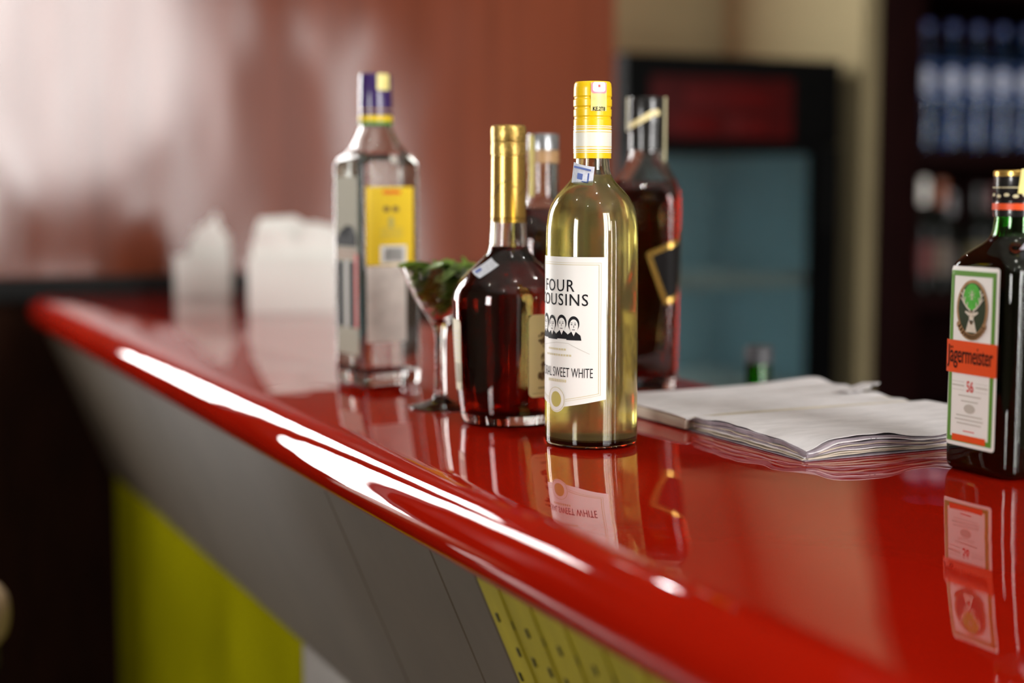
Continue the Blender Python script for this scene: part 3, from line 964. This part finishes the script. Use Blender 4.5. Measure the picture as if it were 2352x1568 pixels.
decal(JC, [rect(-pj / 2, pj / 2, .1965, .2012)], 'red_band', M_ORANGE, jc, off=.0003)
decal(JC, [rect(-pj / 2, pj / 2, .2125, .2132)] + [ell(-pj / 2 + pj * i / 16, .2065 + .001 * (i % 2), .0022, .0013, 8) for i in range(16)], 'gold_print', M_GOLDINK, jc, off=.0003)
decal(JC, [[(.0145, .2085), (.036, .2075), (.036, .2262), (.0165, .2262)]], 'excise_seal', M_PALEYEL, jc, off=.0008)
flat_sticker(jm, 'excise_stamp', M_STAMP, (.030, -.011, .1715), .016, .011, R(0), R(80), R(52), [(.002, .001, .005, .004, M_STAMPBLUE)])
LA, LB = -.0320, .0215     # label on the wide face
la = decal(QB, [rrect(LA, LB, .0195, .1545, .003)], 'front_label', M_WHITE, jm, off=.0004)
decal(QB, frame4(LA + .0028, LB - .0028, .0225, .1512, .0038), 'green_frame', M_GREENP, la, off=.0007)
um = (LA + LB) / 2
decal(QB, [ell(um, .1235, .0165, .0215, 36)], 'bronze_oval', M_BRONZE, la, off=.0009)
decal(QB, [ell(um, .1235, .0143, .0193, 36)], 'dark_oval', M_GREEND, la, off=.0011)
decal(QB, [ell(um, .1325, .0088, .0098, 28)], 'glow_print', M_GREENB, la, off=.0013)
cr = [rect(um - .0004, um + .0004, .1300, .1365), rect(um - .0018, um + .0018, .1335, .1342)]
for k in range(8):
    a = R(45 * k + 22)
    cr += stroke([(um + .0015 * math.cos(a), .1338 + .0018 * math.sin(a)), (um + .0036 * math.cos(a), .1338 + .0040 * math.sin(a))], .0003)
decal(QB, cr, 'cross_print', M_ANTLER, la, off=.0016)
stag = []
for s_ in (-1, 1):
    stag += stroke([(um + s_ * .0016, .1222), (um + s_ * .0050, .1242), (um + s_ * .0088, .1280), (um + s_ * .0098, .1330), (um + s_ * .0084, .1372)], .0013)
    stag += stroke([(um + s_ * .0050, .1242), (um + s_ * .0046, .1280)], .0009)
    stag += stroke([(um + s_ * .0082, .1272), (um + s_ * .0072, .1318)], .0009)
    stag += stroke([(um + s_ * .0088, .1280), (um + s_ * .0118, .1312)], .0009)
    stag += stroke([(um + s_ * .0098, .1330), (um + s_ * .0120, .1352)], .0008)
    stag.append([(um + s_ * .0022, .1205), (um + s_ * .0065, .1218), (um + s_ * .0070, .1205), (um + s_ * .0030, .1180)])
stag.append([(um - .0030, .1215), (um - .0024, .1165), (um - .0014, .1120), (um + .0014, .1120), (um + .0024, .1165), (um + .0030, .1215)])
stag.append([(um - .0028, .1150), (um - .0058, .1060), (um + .0058, .1060), (um + .0028, .1150)])
decal(QB, stag, 'stag_print', M_ANTLER, la, off=.0014)
fce = [rect(um - .0022, um - .0012, .1178, .1186), rect(um + .0012, um + .0022, .1178, .1186), ell(um, .1128, .0010, .0009, 10), rect(um - .0022, um + .0022, .1205, .1213)]
decal(QB, fce, 'stag_face', M_BROWNINK, la, off=.0018)
orn = []
for k in range(13):
    t = -60 + 10 * k
    a = R(270 + t * .9)
    orn.append(ell(um + .0165 * math.cos(a), .1235 + .0212 * math.sin(a), .0024, .0026, 8))
decal(QB, orn, 'scroll_ornament', M_BRONZE, la, off=.0013)
og = decal(QB, [rect(LA - .0012, LB + .0012, .0745, .0990)], 'orange_band', M_ORANGE, la, off=.0016)
decal(QB, text_bm('J\u00e4germeister', um, .0868, .0485, .0175, bold=.006, spacing=.95), 'lettering', M_LABDARK, la, off=.0019)
decal(QB, text_bm('56', um, .0652, .0072, .0085, bold=.012), 'lettering', M_REDP, la, off=.0009)
sp = [rect(um + s_ * .0125 - .0065, um + s_ * .0125 + .0065, z, z + w_) for s_ in (-1, 1) for z, w_ in ((.0680, .0003), (.0648, .0010), (.0618, .0003))]
sp += [rect(um - w_, um + w_, z, z + .0009) for z, w_ in ((.0575, .012), (.0535, .009), (.0425, .014), (.0395, .015), (.0365, .013))]
decal(QB, sp, 'small_print', M_GREYINK, la, off=.0009)
decal(QB, [ell(um, .0485, .006, .0035, 16)], 'crest_print', M_GREYINK, la, off=.0008)
decal(QB, [rect(LA + .009, LB - .009, .0232, .0282)], 'red_footer', M_ORANGE, la, off=.0010)
decal(QB, [rect(um - .006, um + .006, .0310, .0317)], 'small_red_print', M_REDP, la, off=.0009)

# ------------------------------------------------------------------ napkin holders with napkins
def napkin_mesh(w, tops, seed, lean=0.0):
    rnd = random.Random(seed)
    bm = bmesh.new()
    n, m_ = 20, 8
    g = []
    ph = rnd.uniform(0, 6)
    for i in range(n + 1):
        row = []
        s = i / n
        for (a, ha), (b, hb) in zip(tops, tops[1:]):
            if s <= b + 1e-9:
                top = ha + (hb - ha) * (s - a) / (b - a)
                break
        for j in range(m_ + 1):
            t = j / m_
            row.append(bm.verts.new(((s - .5) * w, lean * t * t * top + .003 * math.sin(s * 5 + t * 3 + ph) * t, top * t)))
        g.append(row)
    for i in range(n):
        for j in range(m_):
            bm.faces.new((g[i][j], g[i + 1][j], g[i + 1][j + 1], g[i][j + 1]))
    bmesh.ops.solidify(bm, geom=bm.faces[:], thickness=.0025)
    return finish(bm, angle=50)


def napkin_holder(loc, rot, w, d, h, label, naps):
    r_ = thing('napkin_holder', label, 'napkin holder', loc, rot, 'napkin holders on the counter')
    obj('base_plate', box_mesh(-w / 2, w / 2, -d / 2, d / 2, 0, .004, bev=.001), M_NAPHOLD, r_)
    obj('front_plate', box_mesh(-w / 2, w / 2, -d / 2, -d / 2 + .003, .003, h, bev=.001), M_NAPHOLD, r_)
    obj('back_plate', box_mesh(-w / 2, w / 2, d / 2 - .003, d / 2, .003, h, bev=.001), M_NAPHOLD, r_)
    for k, (x, y, w2, tops, lean, nlabel) in enumerate(naps):
        q = obj('paper_napkin', napkin_mesh(w2, tops, k + int(w * 1000), lean), M_NAP)
        ca, sa = math.cos(rot), math.sin(rot)
        q.location = (loc[0] + x * ca - y * sa, loc[1] + x * sa + y * ca, loc[2] + .0045)
        q.rotation_euler = (0, 0, rot)
        tag(q, nlabel, 'napkin', 'white paper napkins in holders')


napkin_holder((.722, 2.955, CT), R(-22), .104, .06, .082, 'small white napkin holder near the black wall trim',
              [(.015, -.014, .068, [(0, .105), (.10, .128), (.5, .142), (.72, .162), (.82, .135), (1, .105)], .0, 'pointed white napkin at the front of the small far holder'),
               (.010, .0, .080, [(0, .100), (.2, .118), (.6, .135), (1, .118)], .0, 'middle white napkin in the small far holder'),
               (.012, .014, .080, [(0, .09), (.3, .11), (.7, .125), (1, .10)], .02, 'low white napkin at the back of the small far holder')])
napkin_holder((.800, 2.512, CT), R(-24), .206, .076, .096, 'wide white napkin holder left of the gin bottle',
              [(-.055, -.022, .086, [(0, .112), (.15, .135), (.6, .140), (.85, .122), (1, .100)], -.05, 'white napkin drooping forward at the left of the wide holder'),
               (-.045, -.012, .100, [(0, .130), (.1, .156), (.7, .160), (.9, .148), (1, .11)], .0, 'tall flat-topped white napkin at the left of the wide holder'),
               (.020, -.020, .080, [(0, .125), (.3, .146), (.7, .132), (1, .120)], -.03, 'short white napkin in the middle of the wide holder'),
               (.010, .002, .110, [(0, .12), (.4, .15), (.8, .142), (1, .12)], .0, 'white napkin behind the middle of the wide holder'),
               (.066, .010, .070, [(0, .120), (.35, .142), (.6, .164), (1, .160)], .0, 'tall white napkin beside the gin bottle in the wide holder'),
               (.02, .022, .15, [(0, .10), (.5, .132), (1, .12)], .02, 'wide white napkin at the back of the wide holder')])

# ------------------------------------------------------------------ green bottle on the barman's lower worktop
wt = obj('back_worktop', box_mesh(.95, 1.27, .6, 3.0, CT - .36, CT - .33, bev=.004), M_STEEL)
tag(wt, 'low steel worktop behind the red counter', 'worktop')
wl = boxes_mesh([(.96, 1.26, .62, .66, 0, CT - .36), (.96, 1.26, 1.8, 1.84, 0, CT - .36), (.96, 1.26, 2.94, 2.98, 0, CT - .36)])
obj('support', wl, M_BLACK, wt)
gb, GGB = bottle('green_bottle', 'green glass bottle neck rising behind the ledger', (1.097, 1.60, CT - .33), 0,
                 circ([(0, 26), (0, 29), (3, 31), (150, 31), (175, 29.5), (200, 22), (225, 18.5), (250, 17), (330, 16), (337, 16)]), M_GLASS_G, t=.0025, tb=.008, n=10)
obj('dark_cap', loft_mesh(circ([(322, 16.2), (322, 17.6), (340, 17.6), (343, 16.5), (343.4, 1)]), 10, angle=30, cap0=False), M_CAPDULL, gb)

# ------------------------------------------------------------------ display fridge
FX, FXE, FY, FYE, FZ = 1.884, 2.548, 3.35, 3.95, CT + .548
fr = thing('display_fridge', 'tall black glass-door display fridge against the cream wall', 'fridge', ((FX + FXE) / 2, FY, 0))
W_ = (FXE - FX) / 2
obj('shell', boxes_mesh([(-W_, W_, .57, .60, .05, FZ), (-W_, -W_ + .04, .05, .57, .05, FZ), (W_ - .04, W_, .05, .57, .05, FZ), (-W_ + .04, W_ - .04, .05, .57, FZ - .245, FZ), (-W_ + .04, W_ - .04, .05, .57, .05, .20)]), M_FRIDGE, fr)
obj('liner', boxes_mesh([(-W_ + .041, W_ - .041, .555, .569, .2, FZ - .245), (-W_ + .041, -W_ + .046, .055, .555, .2, FZ - .245), (W_ - .046, W_ - .041, .055, .555, .2, FZ - .245)]), M_FRIDGEIN, fr)
hdp = obj('header_panel', box_mesh(-W_, W_, 0, .05, FZ - .222, FZ, bev=.008), M_FRIDGE, fr)
sg = obj('sign_face', box_mesh(-W_ + .075, W_ - .16, -.004, .004, FZ - .212, FZ - .055, bev=.002), M_FRSIGN, hdp)
for (x0, x1, z0, z1) in ((-.20, -.06, FZ - .20, FZ - .15), (-.16, .10, FZ - .13, FZ - .09), (-.03, .09, FZ - .200, FZ - .155)):
    obj('sign_mark', box_mesh(x0, x1, -.006, -.003, z0, z1, bev=.001), M_FRSIGN2, hdp)
dr = obj('door_frame', boxes_mesh([(-W_, -W_ + .075, 0, .045, .12, FZ - .226), (W_ - .075, W_, 0, .045, .12, FZ - .226), (-W_ + .075, W_ - .075, 0, .045, FZ - .248, FZ - .226), (-W_ + .075, W_ - .075, 0, .045, .12, .20)]), M_FRIDGE, fr)
obj('door_glass', box_mesh(-W_ + .07, W_ - .07, .018, .026, .19, FZ - .240), M_FRGLASS, dr)
obj('door_handle', box_mesh(W_ - .05, W_ - .025, -.035, -.002, .75, 1.15, bev=.006), M_FRIDGE, dr)
for z in (.42, .72, 1.015):
    sh = obj('shelf', boxes_mesh([(-W_ + .05, W_ - .05, .07 + .04 * k, .076 + .04 * k, z, z + .006) for k in range(12)] + [(-W_ + .05, W_ - .05, .06, .075, z - .018, z + .018)]), M_FRSHELF, fr)
obj('grille', boxes_mesh([(-W_, W_, .0, .04, .05 + .014 * k, .058 + .014 * k) for k in range(5)]), M_FRIDGE, fr)
for x in (-1, 1):
    for y in (.05, .5):
        obj('foot', loft_mesh(circ([(0, 18), (10, 20), (50, 16)]), 6), M_BLACK, fr).location = (x * .27, y, 0)
# cool fill light added in the fridge's front left corner to brighten that side
ld = bpy.data.lights.new('fridge_fill_light', 'AREA')
ld.shape = 'RECTANGLE'
ld.size, ld.size_y = .02, 1.0
ld.energy = 3.0
ld.color = (.75, .95, 1.0)
lo_ = bpy.data.objects.new('fridge_fill_light', ld)
link(lo_, fr)
lo_.location = (-W_ + .066, .075, .8)
lo_.rotation_euler = (R(90), 0, R(-28))
obj('fill_light_holder', box_mesh(-W_ + .047, -W_ + .060, .058, .075, .28, 1.30, bev=.002), M_FRSHELF, fr)  # strip added to carry the fill light

# ------------------------------------------------------------------ dark bottle cabinet on the right
CX0, CX1, CY0, CY1 = 2.662, 3.72, 3.36, 3.98
ZS1, ZS2, ZS3 = CT + .318, CT - .085, CT - .50
cab = thing('bottle_cabinet', 'dark maroon wooden bottle shelves right of the cream wall', 'cabinet', (0, 0, 0))
obj('side_panel', box_mesh(CX0, CX0 + .17, CY0, CY1, 0, 2.55, bev=.004), M_CAB, cab)
obj('side_panel', box_mesh(CX1 - .05, CX1, CY0, CY1, 0, 2.55, bev=.004), M_CAB, cab)
obj('back_panel', box_mesh(CX0 + .17, CX1 - .05, CY1 - .02, CY1, 0, 2.55), M_CAB, cab)
for z in (ZS1, ZS2, ZS3, ZS1 + .48, .05):
    obj('shelf_board', box_mesh(CX0 + .17, CX1 - .05, CY0 + .01, CY1 - .02, z - .045, z, bev=.003), M_CAB, cab)
obj('top_board', box_mesh(CX0, CX1, CY0, CY1, 2.551, 2.59, bev=.003), M_CAB, cab)


def copy_tree(o, parent=None):
    c = o.copy()
    COL.objects.link(c)
    c.parent = parent
    for ch in list(o.children):
        copy_tree(ch, c)
    return c


wbp = circ([(0, 33), (0, 38), (6, 42), (90, 42), (100, 40), (110, 42), (200, 42), (235, 40), (270, 28), (300, 15), (330, 13), (336, 13)])
ordn = ['leftmost', 'second', 'third', 'fourth', 'fifth']
wb0, WBB = None, None
for k in range(5):
    lb_ = ('leftmost blue water bottle on the upper cabinet shelf', 'second blue water bottle from the left on the upper shelf', 'third blue water bottle from the left on the upper shelf',
           'fourth blue water bottle from the left on the upper shelf', 'fifth blue water bottle from the left on the upper shelf, at frame edge')[k]
    loc = (2.932 + .0925 * k, 3.47, ZS1)
    if k == 0:
        wb0, WBB = bottle('water_bottle', lb_, loc, R(-38), wbp, M_BLUEB, t=.001, tb=.006, n=10, group='blue water bottles on the upper shelf')
        obj('cap', loft_mesh(circ([(336, 14), (336, 16), (358, 16), (360, 15), (360.2, 1)]), 10, angle=30, cap0=False), M_BLUECAP, wb0)
        decal(WBB, [rect(-.132, .132, .150, .245)], 'wrap_label', M_BLUELAB, wb0, off=.0006)
        decal(WBB, [ell(0, .198, .021, .032, 20)], 'label_emblem', M_EMBLEM, wb0, off=.0012)
    else:
        q = copy_tree(wb0)
        q.location = loc
        q['label'] = lb_

lbp = circ([(0, 30), (0, 34), (3, 36), (150, 36), (180, 35), (205, 26), (225, 16), (240, 14.5), (300, 13.5), (306, 13.5)])
spec_ = [(2.915, 3.45, (.80, .76, .70), (.09, .005, .004), 1.05, 'dark bottle with white capsule at the left of the lower shelf', 'white'),
         (2.990, 3.46, (.26, .07, .025), (.09, .06, .04), 1.03, 'dark bottle with copper orange capsule on the lower shelf', 'orange'),
         (3.060, 3.50, (.16, .16, .17), (.05, .05, .05), .92, 'dark bottle with grey capsule on the lower shelf', 'grey'),
         (3.135, 3.47, (.02, .02, .02), (.10, .08, .03), .98, 'dark bottle with black capsule and yellowish label on the lower shelf', 'black'),
         (3.215, 3.50, (.10, .02, .02), (.09, .085, .07), .97, 'dark bottle with maroon capsule behind the liqueur bottle', 'maroon')]
for (x, y, cc, lc, s_, lb_, nm) in spec_:
    q, SB = bottle('shelf_bottle', lb_, (x, y, ZS2), R(-38), lbp, M_GLASS_DK, t=.003, tb=.01, n=8, group='dark bottles on the lower shelf')
    q.scale = (s_,) * 3
    obj('capsule', loft_mesh(circ([(240, 15), (240, 15.5), (303, 14.4), (308, 13.5), (308.4, 1)]), 8, angle=30, cap0=False), mat('capsule_' + nm, lin=cc, rough=.3, noise=.05), q)
    decal(SB, [rect(-.034, .034, .050, .135)], 'label', mat('label_' + nm, lin=lc, rough=.5, noise=.1), q, off=.0006)

# ------------------------------------------------------------------ ceiling downlights
lamp_spots = [(-.9, -.6), (.6, -.6), (2.2, -.6), (-.9, 1.2), (.75, .7), (2.2, 1.3)]
lring = loft_mesh(circ([(-14, 40), (-14, 60), (-2, 62), (0, 62), (0, 40)]), 10, angle=30, cap0=False, cap1=False)
lamp_names = ['left of the entrance', 'in front of the entrance', 'right of the entrance', 'over the bar stool side', 'over the red counter', 'over the barman side']
for k, (x, y) in enumerate(lamp_spots):
    t_ = thing('ceiling_lamp', 'small round white ceiling downlight ' + lamp_names[k], 'lamp', (x, y, ZC), 0, 'ceiling downlights')
    obj('ring', lring, M_NAPHOLD, t_)
    d = bpy.data.lights.new('downlight', 'POINT')
    d.energy = 9
    d.shadow_soft_size = .035
    d.color = (1, .96, .9)
    o = bpy.data.objects.new('downlight', d)
    link(o, t_)
    o.location = (0, 0, -.05)

# ------------------------------------------------------------------ small wall lamps above the red panelling
for k, (x, z, lb_) in enumerate(((.75, 2.72, 'small wall lamp above the black trim, left of the pair'), (1.55, 3.0, 'small wall lamp above the black trim, right of the pair'))):
    t_ = thing('wall_lamp', lb_, 'lamp', (x, YB, z), 0, 'wall lamps on the red panelling')
    obj('wall_plate', box_mesh(-.03, .03, -.014, 0, -.05, .05, bev=.004), M_STEEL, t_)
    obj('arm', tube_mesh([(0, -.01, 0), (0, -.06, .0), (0, -.10, -.01)], .006), M_STEEL, t_)
    sh_ = obj('shade', loft_mesh(circ([(-4, 10), (0, 14), (-6, 40), (-40, 62), (-42, 61), (-8, 38), (-3, 12)]), 10, angle=30, cap0=False, cap1=False), M_STEEL, t_)
    sh_.location = (0, -.10, 0)
    d = bpy.data.lights.new('bulb_light', 'POINT')
    d.energy = 5
    d.shadow_soft_size = .028
    d.color = (1, .97, .95)
    o = bpy.data.objects.new('bulb_light', d)
    link(o, t_)
    o.location = (0, -.10, -.055)
